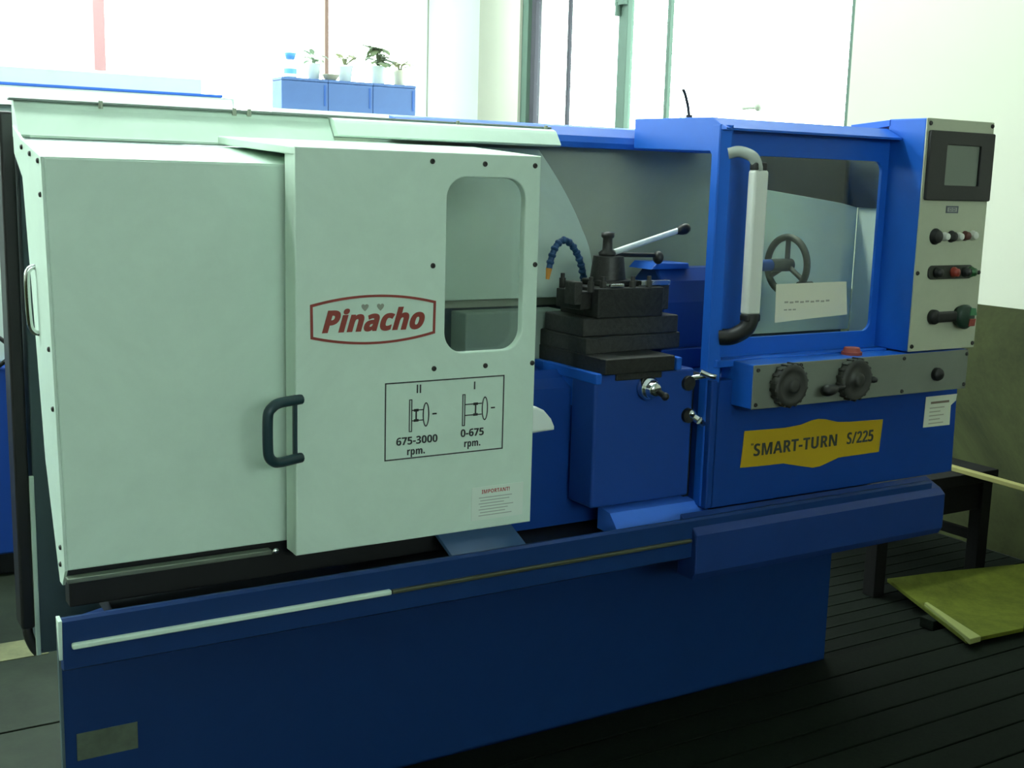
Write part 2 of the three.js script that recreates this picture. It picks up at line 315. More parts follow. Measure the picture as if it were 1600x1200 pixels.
{ // oval-sided logo plate outline, two small hearts and the name in slanted letters
  const ring = (d) => { const s = new (d ? THREE.Path : THREE.Shape)(); const a = d * 0.006;
    s.moveTo(0.034 + a, 1.168 + a * 0.8); s.quadraticCurveTo(0.187, 1.132 + a, 0.340 - a, 1.168 + a * 0.8); s.lineTo(0.341 - a, 1.243 - a * 0.8); s.quadraticCurveTo(0.187, 1.280 - a, 0.033 + a, 1.243 - a * 0.8); s.closePath(); return s; };
  const o = ring(0); o.holes.push(ring(1));
  part(door, 'logo', [extr(o, 0.0012, 0, 24).translate(0, 0, 0.0002), letters('Pinacho', 0.061, 1.1815, 0.0002, 0.245, 0.0335, { slope: 0.30, bold: 0.035 })], M.red, 'red logo lettering in a red outline');
  const heart = (cx, cy, r) => { const s = new THREE.Shape(); s.moveTo(cx, cy - r); s.quadraticCurveTo(cx + r * 1.3, cy + r * 0.1, cx + r * 0.9, cy + r * 0.7); s.quadraticCurveTo(cx + r * 0.4, cy + r * 1.1, cx, cy + r * 0.5); s.quadraticCurveTo(cx - r * 0.4, cy + r * 1.1, cx - r * 0.9, cy + r * 0.7); s.quadraticCurveTo(cx - r * 1.3, cy + r * 0.1, cx, cy - r); return s; };
  for (const x of [0.163, 0.201]) part(door, 'emblem', extr(heart(x, 1.2335, 0.0085), 0.001, 0, 6).translate(0, 0, 0.0002), M.faded, 'small tan heart');
}
{ // speed chart
  const X = (px) => 0.214 + (px - 603) * 0.001704, Y = (px, py) => 1.0585 - (py - (597 - (px - 603) * 0.0538)) * 0.00152;
  const L = (x0, x1, y0, y1) => B(x0, x1, y0, y1, 0.0002, 0.0012, 0);
  const w = 0.0028, x0 = 0.214, x1 = 0.531, y0 = 0.876, y1 = 1.0585;
  const g = [L(x0, x1, y0, y0 + w), L(x0, x1, y1 - w, y1), L(x0, x0 + w, y0 + w, y1 - w), L(x1 - w, x1, y0 + w, y1 - w)];
  const ell = (cx, cy, rx, ry) => { const s = new THREE.Shape(); s.absellipse(cx, cy, rx, ry, 0, Math.PI * 2); const h = new THREE.Path(); h.absellipse(cx, cy, rx - 0.0026, ry - 0.003, 0, Math.PI * 2); s.holes.push(h); return extr(s, 0.001, 0, 16).translate(0, 0, 0.0002); };
  const fig = (bx, by0, by1, sx1, sy, sh, ex, cx) => {
    const xb = X(bx), ya = Y(bx, by0), yb = Y(bx, by1), ym = (ya + yb) / 2;
    g.push(L(xb - 0.004, xb - 0.0018, yb, ya), L(xb + 0.0018, xb + 0.004, yb, ya), L(xb - 0.004, xb + 0.004, ya, ya + 0.002), L(xb - 0.004, xb + 0.004, yb - 0.002, yb));
    g.push(L(xb + 0.004, X(sx1), ym + sh, ym + sh + 0.0024), L(xb + 0.004, X(sx1), ym - sh - 0.0024, ym - sh), L(X(cx) - 0.0018, X(cx) + 0.0018, ym - sh, ym + sh), L(X(cx) - 0.006, X(cx) + 0.006, ym + sh - 0.002, ym + sh + 0.004), L(X(cx) - 0.006, X(cx) + 0.006, ym - sh - 0.004, ym - sh + 0.002));
    g.push(ell(X(ex), ym, 0.0085, 0.029), L(X(ex) + 0.017, X(ex) + 0.028, ym - 0.0015, ym + 0.0018));
  };
  fig(641.5, 624, 672, 661, 0, 0.011, 665, 650); fig(724, 618, 666, 753, 0, 0.012, 758, 743);
  g.push(L(X(651) - 0.001, X(651) + 0.0022, Y(651, 613), Y(651, 600)), L(X(655), X(655) + 0.0032, Y(655, 613), Y(655, 600)), L(X(740.6) - 0.0015, X(740.6) + 0.0017, Y(740, 609), Y(740, 597)));
  g.push(letters('675-3000', X(620.5), Y(652, 692), 0.0002, 0.107, 0.0132), letters('rpm.', X(637), Y(650, 708.5), 0.0002, 0.046, 0.0122), letters('0-675', X(720), Y(738, 684), 0.0002, 0.063, 0.0132), letters('rpm.', X(726), Y(739, 700.5), 0.0002, 0.044, 0.0122));
  part(door, 'speed_chart', g, M.ink, 'printed spindle speed chart with two dark line drawings');
}
// printed plates: front face carries the print
function plateUV(g) { g.computeBoundingBox(); const b = g.boundingBox, p = g.attributes.position, uv = new Float32Array(p.count * 2); for (let i = 0; i < p.count; i++) { uv[2 * i] = (p.getX(i) - b.min.x) / (b.max.x - b.min.x); uv[2 * i + 1] = (p.getY(i) - b.min.y) / (b.max.y - b.min.y); } g.setAttribute('uv', new THREE.BufferAttribute(uv, 2)); return g; }
function printed(parent, name, g, tex, label, o = {}) { const n = plateUV(g.index ? g.toNonIndexed() : g); n.clearGroups(); return part(parent, name, n, std(1, 1, 1, { map: tex, roughness: 0.6, ...o }), label, false); }
printed(door, 'warning_label', B(0.447, 0.593, 0.703, 0.786, 0.0001, 0.0012, 0), canvasTex(512, 290, (c, w, h) => {
  c.fillStyle = '#dfeee0'; c.fillRect(0, 0, w, h);
  c.fillStyle = '#a82f2f'; c.font = 'bold 46px sans-serif'; c.fillText('IMPORTANT!', 96, 60);
  c.fillStyle = '#aab4aa'; for (let i = 0; i < 7; i++) c.fillRect(70 + (i % 2) * 14, 92 + i * 26, 330 - (i % 3) * 40, 7);
}), 'white label headed with a red warning word');
part(lathe, 'door_catch', PXY([[0.60, 0.966], [0.645, 0.966], [0.668, 0.955], [0.690, 0.932], [0.700, 0.912], [0.700, 0.902], [0.60, 0.897]], -0.05, -0.026, 0.006), std(0.8, 0.88, 0.82, { roughness: 0.4 }), 'white rounded catch behind the door edge');

// --- inside: back sheets, bed, carriage, tailstock
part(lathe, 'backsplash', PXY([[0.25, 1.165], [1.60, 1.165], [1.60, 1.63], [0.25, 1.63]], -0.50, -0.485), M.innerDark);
{
  const s = new THREE.Shape(); s.moveTo(0.25, 1.19); s.lineTo(1.10, 1.19); s.quadraticCurveTo(1.115, 1.30, 1.06, 1.385); s.quadraticCurveTo(1.015, 1.475, 0.935, 1.57); s.lineTo(0.90, 1.61); s.lineTo(0.25, 1.61); s.closePath();
  part(lathe, 'curved_plate', PXY(s, -0.468, -0.455, 0.002), M.inner, 'light grey inner plate with a curved right edge');  // lighter plate with a curved edge before the backsplash
}
part(lathe, 'roof_liner', PXY([[1.585, 1.0], [2.20, 1.0], [2.20, 1.622], [1.585, 1.622]], -0.5045, -0.4975), paint(0.05, 0.055, 0.062), 'dark upper back panel');
part(lathe, 'splash_sheet', PXY([[1.62, 1.05], [2.175, 1.05], [2.175, 1.462], [2.10, 1.476], [1.75, 1.515], [1.62, 1.517]], -0.45, -0.44), paint(0.86, 0.88, 0.66, 0.5), 'light grey splash sheet seen through the right window');
part(lathe, 'inner_end_plate', B(2.176, 2.19, 1.0, 1.462, -0.44, -0.06, 0.002), paint(0.8, 0.84, 0.74, 0.35), 'pale inner end plate');
part(lathe, 'upper_end_plate', B(2.165, 2.19, 1.4625, 1.64, -0.497, -0.06, 0.002), std(0.010, 0.016, 0.02, { roughness: 0.7 }), 'dark upper part of the end wall');
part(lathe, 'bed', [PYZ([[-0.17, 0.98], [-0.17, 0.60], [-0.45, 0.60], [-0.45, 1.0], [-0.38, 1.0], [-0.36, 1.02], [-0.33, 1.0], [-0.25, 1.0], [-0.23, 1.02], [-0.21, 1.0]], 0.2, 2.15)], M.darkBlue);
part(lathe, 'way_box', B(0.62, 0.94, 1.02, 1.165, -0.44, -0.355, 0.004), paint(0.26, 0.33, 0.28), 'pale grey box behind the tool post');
const saddle = part(lathe, 'saddle', [B(0.842, 1.165, 0.93, 1.03, -0.46, -0.065, 0.004), B(0.836, 0.855, 1.005, 1.034, -0.30, -0.045, 0.004), B(1.088, 1.106, 1.03, 1.066, -0.20, -0.03, 0.003)], M.blue);
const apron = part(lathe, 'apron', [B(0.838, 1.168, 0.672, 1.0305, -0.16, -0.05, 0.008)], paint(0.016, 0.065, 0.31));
part(apron, 'clutch_lever', [rod([1.15, 1.00, -0.06], [1.19, 1.012, -0.02], 0.008), tube([[1.172, 1.022, -0.03], [1.195, 1.012, -0.01], [1.215, 1.012, -0.012], [1.236, 1.026, -0.03]], 0.009)], M.chrome, 'bright bent lever');
part(apron, 'feed_lever', [ball([1.160, 0.905, -0.045], 0.013), rod([1.165, 0.90, -0.05], [1.176, 0.888, -0.03], 0.012), rod([1.176, 0.887, -0.03], [1.232, 0.852, -0.03], 0.011, 0.010), ball([1.234, 0.851, -0.03], 0.0105)], M.chrome, 'bright straight lever');
for (const [x, y] of [[1.145, 0.99], [1.150, 0.90]]) part(apron, 'lever_boss', rod([x, y, -0.08], [x, y, -0.04], 0.024, 0.02), M.oily);
part(lathe, 'gap_shade', B(1.172, 1.26, 0.66, 1.0, -0.16, -0.075, 0.004), M.black, 'black block standing for the shade between apron and guard');  // black block put in for the shade in this gap
const cross = part(lathe, 'cross_slide', [B(0.858, 1.086, 1.03, 1.072, -0.44, -0.035, 0.004), B(0.90, 1.05, 1.012, 1.03, -0.06, -0.044, 0.002)], M.oily);
part(cross, 'feed_dial', [turned([[0, 0], [0.020, 0], [0.030, 0.004], [0.031, 0.022], [0.026, 0.028], [0.021, 0.030], [0.020, 0.045], [0.014, 0.052], [0, 0.052]], [1.0, 0.988, -0.05], [1.0, 0.988, 1])], M.chrome, 'chrome feed dial');
part(cross, 'crank', [rod([1.0, 0.988, -0.004], [1.024, 0.972, 0.002], 0.009, 0.008), ball([1.026, 0.970, 0.004], 0.011)], M.oily);
const top = part(lathe, 'top_slide', [PXZ([[0.86, -0.13], [1.20, -0.16], [1.20, -0.34], [0.86, -0.36]], 1.07, 1.115, 0.004), B(0.862, 1.185, 1.115, 1.165, -0.34, -0.15, 0.005)], M.castIron);
const post = part(lathe, 'tool_post', [B(0.90, 1.12, 1.165, 1.245, -0.32, -0.14, 0.004), B(0.865, 0.90, 1.185, 1.235, -0.29, -0.17, 0.003), B(0.94, 1.06, 1.245, 1.262, -0.28, -0.17, 0.005), rod([0.99, 1.26, -0.225], [0.99, 1.325, -0.225], 0.05, 0.042, 24), turned([[0, 0], [0.022, 0], [0.024, 0.012], [0.014, 0.02], [0.013, 0.05], [0.018, 0.055], [0.018, 0.066], [0, 0.07]], [0.985, 1.322, -0.225], [0.985, 2, -0.225])], M.oily);
for (const [x, z] of [[0.885, -0.155], [0.925, -0.155], [1.02, -0.15], [1.075, -0.15], [0.885, -0.29], [1.09, -0.30]]) part(post, 'clamp_bolt', [rod([x, 1.235, z], [x, 1.262, z], 0.009, 0.009, 6), rod([x, 1.262, z], [x, 1.275, z], 0.006, 0.006, 8)], M.screw);
part(post, 'tool_holder', B(0.845, 0.87, 1.20, 1.262, -0.22, -0.17, 0.003), M.castIron);
part(post, 'tool_holder', B(1.10, 1.155, 1.18, 1.25, -0.30, -0.16, 0.003), M.castIron);
part(post, 'cutting_tool', B(1.05, 1.15, 1.248, 1.262, -0.17, -0.15, 0.002), M.steel, 'bright steel tool bit');
part(post, 'cutting_tool', B(0.94, 0.985, 1.247, 1.256, -0.162, -0.14, 0.002), M.steel);
part(post, 'clamp_lever', [rod([1.005, 1.335, -0.222], [1.235, 1.398, -0.218], 0.0085, 0.008)], std(0.72, 0.78, 0.75, { roughness: 0.35, metalness: 0.2 }), 'bright clamp lever');
part(post, 'lever_grip', [turned([[0, 0], [0.008, 0.002], [0.014, 0.02], [0.016, 0.032], [0.012, 0.044], [0, 0.049]], [1.215, 1.391, -0.218], [1.446, 1.455, -0.214])], M.black, 'black grip of the lever');
part(post, 'index_lever', [rod([1.02, 1.328, -0.235], [1.155, 1.325, -0.235], 0.007, 0.006), ball([1.17, 1.318, -0.235], 0.017, 0.85, 1.1, 1)], M.black);
const hose = part(lathe, 'coolant_hose', [tube([[0.975, 1.17, -0.32], [0.968, 1.26, -0.31], [0.945, 1.312, -0.30], [0.917, 1.352, -0.30], [0.89, 1.364, -0.30], [0.866, 1.347, -0.30], [0.851, 1.31, -0.30], [0.846, 1.285, -0.30]], 0.0085, 60, 10)], paint(0.02, 0.07, 0.17), 'blue jointed coolant hose');
{ const c = new THREE.CatmullRomCurve3([[0.968, 1.26, -0.31], [0.945, 1.312, -0.30], [0.917, 1.352, -0.30], [0.89, 1.364, -0.30], [0.866, 1.347, -0.30], [0.851, 1.31, -0.30], [0.846, 1.285, -0.30]].map((p) => new THREE.Vector3(...p)));
  for (let i = 0; i < 12; i++) { const p = c.getPointAt(i / 12), t = c.getTangentAt(i / 12); part(hose, 'hose_joint', orient(new THREE.SphereGeometry(0.0112, 12, 8).scale(1, 0.75, 1), p.toArray(), p.clone().add(t).toArray()), hose.material); } }
part(hose, 'nozzle', rod([0.846, 1.288, -0.30], [0.842, 1.258, -0.30], 0.009, 0.005), std(0.65, 0.28, 0.05, { roughness: 0.5 }), 'orange nozzle');
const tail = part(lathe, 'tailstock', [PYZ([[-0.225, 1.02], [-0.225, 1.19], [-0.24, 1.25], [-0.27, 1.285], [-0.33, 1.285], [-0.37, 1.25], [-0.39, 1.18], [-0.40, 1.02]], 1.19, 1.52, 0.006), B(1.17, 1.54, 1.0, 1.06, -0.41, -0.20, 0.005), rod([1.52, 1.285, -0.3], [1.66, 1.285, -0.3], 0.018)], M.darkBlue);
part(tail, 'lit_top', PXY([[1.16, 1.283], [1.30, 1.283], [1.295, 1.300], [1.18, 1.302]], -0.36, -0.25, 0.004), M.blue);  // brighter blue stands for light on the tailstock top
part(tail, 'handwheel', [new THREE.TorusGeometry(0.086, 0.011, 12, 40).rotateY(Math.PI / 2).translate(1.73, 1.285, -0.3), rod([1.66, 1.285, -0.3], [1.745, 1.285, -0.3], 0.02), ...[0, 1, 2].map((k) => rod([1.73, 1.285, -0.3], [1.73, 1.285 + 0.086 * Math.cos(k * 2.094), -0.3 + 0.086 * Math.sin(k * 2.094)], 0.008)), rod([1.735, 1.225, -0.25], [1.79, 1.225, -0.25], 0.012)], M.castIron, 'grey handwheel');

// --- blue beam and the right hand guard with its window
part(lathe, 'top_beam', PYZ([[-0.415, 1.619], [-0.415, 1.634], [-0.425, 1.652], [-0.455, 1.677], [-0.49, 1.683], [-0.49, 1.619]], 0.45, 1.5, 0.002), M.blue);
const gHole = rrect(1.335, 1.836, 1.106, 1.605, 0.03, THREE.Path);
const guard = part(lathe, 'guard', [
  PYZ([[0, 1.667], [0, 1.673], [-0.055, 1.700], [-0.20, 1.704], [-0.20, 1.69], [-0.03, 1.667]], 1.19, 1.86, 0.002),
  PYZ([[-0.02, 1.667], [-0.02, 1.682], [-0.055, 1.701], [-0.395, 1.706], [-0.395, 1.622], [-0.06, 1.612], [-0.05, 1.60], [-0.05, 0.645], [-0.02, 0.645]], 1.188, 1.206, 0.002),
  PXZ([[1.187, -0.05], [1.187, -0.024], [1.209, 0.0], [1.214, 0.0], [1.214, -0.02]], 0.645, 1.68, 0.001),
  PXY(shapeOf([[1.2, 1.045], [1.868, 1.045], [1.868, 1.675], [1.2, 1.675]], [gHole]), -0.055, -0.045, 0.001),
  B(1.2, 1.868, 1.035, 1.056, -0.06, 0, 0.003)], M.blue, 'blue guard with a large recessed window');
part(guard, 'window_pane', B(1.32, 1.85, 1.09, 1.62, -0.062, -0.058, 0), std(0.88, 0.94, 0.88, { roughness: 0.03, transmission: 1, thickness: 0, ior: 1.45 }), 'clear pane');
const hb = part(guard, 'grab_handle', [B(1.246, 1.296, 1.183, 1.566, 0.028, 0.058, 0.008)], M.alu, 'pale aluminium bar handle');
part(guard, 'handle_bracket', [tube([[1.205, 1.606, -0.006], [1.228, 1.612, 0.012], [1.252, 1.600, 0.036], [1.264, 1.578, 0.043], [1.267, 1.564, 0.043]], 0.015, 24, 12)], std(0.42, 0.46, 0.42, { roughness: 0.25 }), 'upper bracket, its highlight painted in as light grey');  // light grey paints in the highlight on the upper elbow
part(guard, 'handle_bracket', [tube([[1.215, 1.118, -0.01], [1.238, 1.122, 0.014], [1.262, 1.142, 0.036], [1.272, 1.168, 0.043], [1.272, 1.186, 0.043]], 0.023, 24, 12), B(1.248, 1.296, 1.164, 1.186, 0.026, 0.06, 0.006), B(1.248, 1.292, 1.563, 1.586, 0.03, 0.056, 0.006)], M.black, 'lower bracket in black, its shade painted in');  // black elbow paints in its shade; the end caps are black themselves
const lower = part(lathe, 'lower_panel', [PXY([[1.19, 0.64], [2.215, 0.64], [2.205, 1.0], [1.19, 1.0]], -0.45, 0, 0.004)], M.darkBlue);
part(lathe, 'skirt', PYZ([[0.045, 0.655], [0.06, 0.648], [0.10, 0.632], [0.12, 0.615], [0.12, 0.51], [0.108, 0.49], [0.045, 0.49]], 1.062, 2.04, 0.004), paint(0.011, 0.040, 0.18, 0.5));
const name = part(lathe, 'name_plate', PXY([[1.316, 0.851], [1.47, 0.8475], [1.53, 0.851], [1.575, 0.861], [1.60, 0.8625], [1.63, 0.859], [1.679, 0.847], [1.73, 0.843], [1.872, 0.839], [1.865, 0.739], [1.692, 0.738], [1.655, 0.728], [1.62, 0.7195], [1.590, 0.718], [1.54, 0.728], [1.471, 0.743], [1.40, 0.744], [1.308, 0.747]], 0, 0.003, 0.0008), M.yellow, 'yellow name plate with wavy edges');
part(name, 'lettering', [letters('SMART-TURN', 1.353, 0.776, 0.003, 0.327, 0.0255), letters('S/225', 1.722, 0.776, 0.003, 0.112, 0.0255), letters("''", 1.342, 0.797, 0.003, 0.008, 0.012)], M.ink, 'dark raised letters');
printed(lathe, 'sticker', PXY([[2.060, 0.894], [2.205, 0.894], [2.203, 0.873], [2.180, 0.859], [2.182, 0.796], [2.058, 0.797]], 0, 0.0012, 0), canvasTex(256, 192, (c, w, h) => {
  c.fillStyle = '#d8dcc4'; c.fillRect(0, 0, w, h); c.fillStyle = '#7a6a58'; c.fillRect(46, 34, 150, 14);
  c.fillStyle = '#a9a892'; for (let i = 0; i < 5; i++) c.fillRect(40, 70 + i * 24, 120 - (i % 2) * 30, 7);
}), 'white torn sticker');

// --- control console
const con = part(lathe, 'control_console', [B(1.862, 2.155, 1.056, 1.728, -0.055, 0.0805, 0.004), PYZ([[-0.05, 1.708], [-0.05, 1.726], [-0.20, 1.715], [-0.20, 1.69]], 1.86, 2.15)], M.blue);
part(con, 'face_panel', B(1.8615, 2.1555, 1.0565, 1.7285, 0.0795, 0.0845, 0.002), M.ivory, 'ivory front plate');
{
  const s = rrect(1.870, 2.153, 1.4975, 1.6945, 0.006); s.holes.push(rrect(1.944, 2.093, 1.541, 1.656, 0.004, THREE.Path));
  part(con, 'screen_bezel', [PXY(s, 0.084, 0.095, 0.002)], M.black, 'black display surround');
  part(con, 'screen', B(1.940, 2.097, 1.537, 1.660, 0.083, 0.088, 0), std(0.16, 0.19, 0.15, { roughness: 0.15 }), 'grey blank screen');
  printed(con, 'label_plate', B(1.972, 2.026, 1.461, 1.482, 0.0843, 0.0855, 0), canvasTex(128, 50, (c, w, h) => { c.fillStyle = '#5b5f66'; c.fillRect(0, 0, w, h); c.fillStyle = '#9a9c94'; c.fillRect(14, 10, w - 28, h - 20); c.strokeStyle = '#5b5f66'; c.lineWidth = 5; c.strokeRect(34, 17, 22, 16); c.strokeRect(72, 17, 22, 16); }), 'small grey label');
  const button = (x, y, r, m, nm = 'button', lab) => part(con, nm, [turned([[0, 0], [r * 1.25, 0], [r * 1.25, 0.004], [r, 0.006], [r, 0.014], [r * 0.85, 0.017], [0, 0.018]], [x, y, 0.0842], [x, y, 1], 22)], m, lab);
  const whiteCap = std(0.75, 0.76, 0.68, { roughness: 0.4 });
  button(1.934, 1.393, 0.019, M.black, 'selector_switch'); button(1.974, 1.393, 0.0105, whiteCap); button(2.004, 1.393, 0.014, M.black); button(2.036, 1.393, 0.0105, whiteCap); button(2.065, 1.395, 0.012, std(0.10, 0.03, 0.02, { roughness: 0.4 }), 'button', 'dark red button'); button(2.099, 1.396, 0.012, whiteCap);
  part(con, 'button_block', PXY(rrect(1.915, 2.112, 1.268, 1.309, 0.016), 0.0842, 0.090, 0.002), std(0.03, 0.035, 0.025, { roughness: 0.5 }), 'dark strip carrying three buttons');
  for (const [x, m, l] of [[1.950, M.black, 'black button'], [2.022, std(0.28, 0.035, 0.02, { roughness: 0.4 }), 'red button'], [2.074, M.black, 'black button'], [2.100, std(0.02, 0.10, 0.03, { roughness: 0.4 }), 'green button']]) part(con, 'button', [turned([[0, 0], [0.016, 0], [0.016, 0.006], [0.012, 0.010], [0.012, 0.018], [0, 0.020]], [x, 1.288, 0.089], [x, 1.288, 1], 22)].map((g) => g), m, l);
  part(con, 'selector_knob', [button2(1.952, 1.157, 0.022), B(1.952, 2.04, 1.141, 1.173, 0.086, 0.108, 0.008)].flat(), M.black, 'black key selector with bar');
  part(con, 'stop_switch', [turned([[0, 0], [0.030, 0], [0.030, 0.008], [0.036, 0.014], [0.037, 0.026], [0.030, 0.034], [0, 0.036]], [2.072, 1.155, 0.0842], [2.072, 1.155, 1], 30)], std(0.012, 0.035, 0.022, { roughness: 0.4 }), 'round dark stop switch');
  part(con, 'stop_marker', [PXY([[2.074, 1.128], [2.10, 1.128], [2.104, 1.15], [2.078, 1.15]], 0.119, 0.1225, 0.001)], M.red, 'red mark on the switch');
  part(con, 'start_marker', [PXY([[2.076, 1.160], [2.106, 1.160], [2.10, 1.182], [2.078, 1.184]], 0.119, 0.1225, 0.001)], std(0.06, 0.22, 0.10, { roughness: 0.4 }), 'green mark on the switch');
  for (const [x, y] of [[1.875, 1.714], [2.146, 1.717], [1.872, 1.287], [2.145, 1.285], [1.873, 1.072], [2.145, 1.070]]) part(con, 'screw', screwHead([x, y, 0.084], [0, 0, 1], 0.0065), M.screw);
}
function button2(x, y, r) { return turned([[0, 0], [r, 0], [r, 0.012], [r * 0.85, 0.018], [0, 0.02]], [x, y, 0.0842], [x, y, 1], 22); }
// --- handwheel box below the window
const hbox = part(lathe, 'handwheel_box', [B(1.262, 2.137, 0.929, 1.051, -0.05, 0.0785, 0.004)], M.blue);
part(hbox, 'face_panel', B(1.2622, 2.1368, 0.9295, 1.0505, 0.077, 0.0815, 0.002), M.plate, 'grey metal front plate');
for (const x of [1.381, 1.632]) part(hbox, 'handwheel', [turned([[0, 0], [0.052, 0], [0.058, 0.004], [0.060, 0.02], [0.056, 0.028], [0.044, 0.030], [0.040, 0.024], [0.022, 0.024], [0.020, 0.036], [0.012, 0.040], [0, 0.040]], [x, 0.992, 0.081], [x, 0.992, 1], 36),
  ...Array.from({ length: 18 }, (_, k) => B(x - 0.0035, x + 0.0035, 0.992 + 0.056, 0.992 + 0.0625, 0.084, 0.106, 0.001).translate(-x, -0.992, 0).rotateZ(k * Math.PI / 9).translate(x, 0.992, 0))], std(0.035, 0.036, 0.030, { roughness: 0.55 }), 'dark knurled handwheel');
part(hbox, 'crank_handle', [turned([[0, 0], [0.010, 0], [0.014, 0.01], [0.017, 0.035], [0.013, 0.05], [0, 0.054]], [1.545, 0.974, 0.112], [1.40, 0.960, 0.118], 18), rod([1.60, 0.976, 0.10], [1.54, 0.973, 0.112], 0.008)], M.black);
part(hbox, 'crank_handle', [turned([[0, 0], [0.008, 0], [0.010, 0.012], [0.007, 0.022], [0, 0.024]], [1.69, 0.988, 0.10], [1.75, 0.985, 0.12], 14)], M.black);
part(hbox, 'knob', [turned([[0, 0], [0.019, 0], [0.020, 0.012], [0.016, 0.02], [0, 0.022]], [1.993, 0.983, 0.081], [1.993, 0.983, 1], 22)], M.black, 'black knob');
for (const [x, y] of [[1.277, 1.037], [1.275, 0.942], [1.434, 1.042], [1.849, 1.038], [1.850, 0.940], [2.128, 1.037], [2.126, 0.943]]) part(hbox, 'screw', screwHead([x, y, 0.081], [0, 0, 1], 0.006), M.screw);
part(hbox, 'push_button', [rod([1.685, 1.05, 0.03], [1.685, 1.06, 0.03], 0.03), rod([1.685, 1.06, 0.03], [1.685, 1.072, 0.03], 0.026, 0.022)], M.red, 'low red button on the ledge');

// --- things on the lathe
const note = printed(scene, 'paper_note', (() => { const g = PXY([[1.456, 1.252], [1.735, 1.254], [1.748, 1.156], [1.605, 1.150], [1.459, 1.142]], -0.0573, -0.0563, 0); return g; })(), canvasTex(512, 256, (c, w, h) => {
  c.fillStyle = '#e4e2c6'; c.fillRect(0, 0, w, h); c.fillStyle = '#a9a68e'; c.font = 'bold 30px serif';
  for (let i = 0; i < 9; i++) c.fillRect(62 + i * 36, 118 + (i % 2) * 3, 26, 12);
  for (let i = 0; i < 3; i++) c.fillRect(62 + i * 30, 170, 22, 9);
}), undefined, { roughness: 0.85 });
note.name = 'paper_note'; note.userData = { label: 'white sheet of paper stuck on the pane of the right hand window', category: 'paper' };
{
  const t = thing('rod', 'short thin dark rod sticking up from the blue roof of the lathe', 'rod', [1.215, 1.7035, -0.185]);
  part(t, 'shaft', tube([[0, 0.0, 0], [-0.006, 0.03, 0], [-0.017, 0.06, 0], [-0.026, 0.075, 0]], 0.004, 20, 8), M.frameGrey);
  part(t, 'foot', rod([0, 0, 0], [0, 0.008, 0], 0.009), M.frameGrey);
}

// ---------------------------------------------------------------- the second machine behind, on the left
{
  const t = thing('machine_tool', 'second machine behind the lathe, pale housing with a blue stripe over a blue base', 'machine', [-1.0, 0, -2.7]);
  const P = (x0, x1, y0, y1, z0, z1, r) => B(x0 + 1.0, x1 + 1.0, y0, y1, z0 + 2.7, z1 + 2.7, r);
  part(t, 'base', [P(-2.6, 0.3, 0.09, 0.80, -3.2, -2.2, 0.01)], paint(0.012, 0.06, 0.33));
  part(t, 'plinth', [P(-2.5, 0.2, 0, 0.09, -3.1, -2.25, 0.004)], M.black);
  part(t, 'housing', [P(-2.6, 0.42, 0.80, 1.79, -3.2, -2.25, 0.02), PYZ([[0.515, 1.735], [0.50, 1.735], [0.50, 1.806], [-0.5, 1.806], [-0.5, 1.735]], -1.6, 1.60, 0.002), PYZ([[0.535, 1.738], [0.50, 1.800], [0.48, 1.80], [0.48, 1.738]], -1.6, 1.59, 0.002)], std(0.72, 0.83, 0.78, { roughness: 0.4 }));
  part(t, 'stripe', [P(-1.6, 0.555, 1.807, 1.8175, -3.15, -2.200, 0.002)], M.litBlue, 'blue stripe');
  part(t, 'lid', [PYZ([[0.497, 1.8175], [0.497, 1.870], [0.488, 1.879], [-0.4, 1.879], [-0.4, 1.8175]], -1.5, 1.475, 0.004)], std(0.86, 0.93, 0.95, { roughness: 0.7 }), 'pale lid with a rounded corner');
  part(t, 'cable', tube([[0.62, 0.95, 0.47], [0.68, 0.93, 0.52], [0.735, 0.885, 0.53], [0.74, 0.84, 0.52], [0.70, 0.80, 0.50]], 0.008), M.black);
}

// ---------------------------------------------------------------- shelf with blue boxes and plants by the back window
const SZ = -4.3;
{
  const t = thing('shelf', 'pale grey steel shelf by the back window, carrying blue boxes and plants', 'shelf', [2.0, 0, -4.45]);
  const pale = std(0.55, 0.60, 0.55, { roughness: 0.5 });
  for (const y of [0.45, 1.0, 1.86]) part(t, 'shelf_board', B(-0.5, 0.5, y, y + 0.035, -0.2, 0.2), pale);
  for (const x of [-0.5, 0.47]) for (const z of [-0.2, 0.17]) part(t, 'post', B(x, x + 0.03, 0, 1.86, z, z + 0.03), pale);
}
const BL = ['blue storage box on the shelf, leftmost of three, under the blue-capped bottle', 'blue storage box on the shelf, in the middle of three', 'blue storage box on the shelf, rightmost of three, under the leafy plant'];
for (let i = 0; i < 3; i++) {
  const t = thing('storage_box', BL[i], 'box', [1.722 + i * 0.289, 1.895, -4.38], 0, 'blue boxes on the shelf');
  const bm = paint(0.075, 0.14, 0.32, 0.6);
  part(t, 'box_body', [B(-0.1435, 0.1435, 0.0, 0.165, -0.08, 0.08, 0.006)], bm);
  part(t, 'lid', [B(-0.1442, 0.1442, 0.165, 0.182, -0.082, 0.082, 0.004)], bm);
  part(t, 'latch', [B(0.118, 0.128, 0.03, 0.15, 0.08, 0.084, 0.001)], paint(0.03, 0.10, 0.35));
}
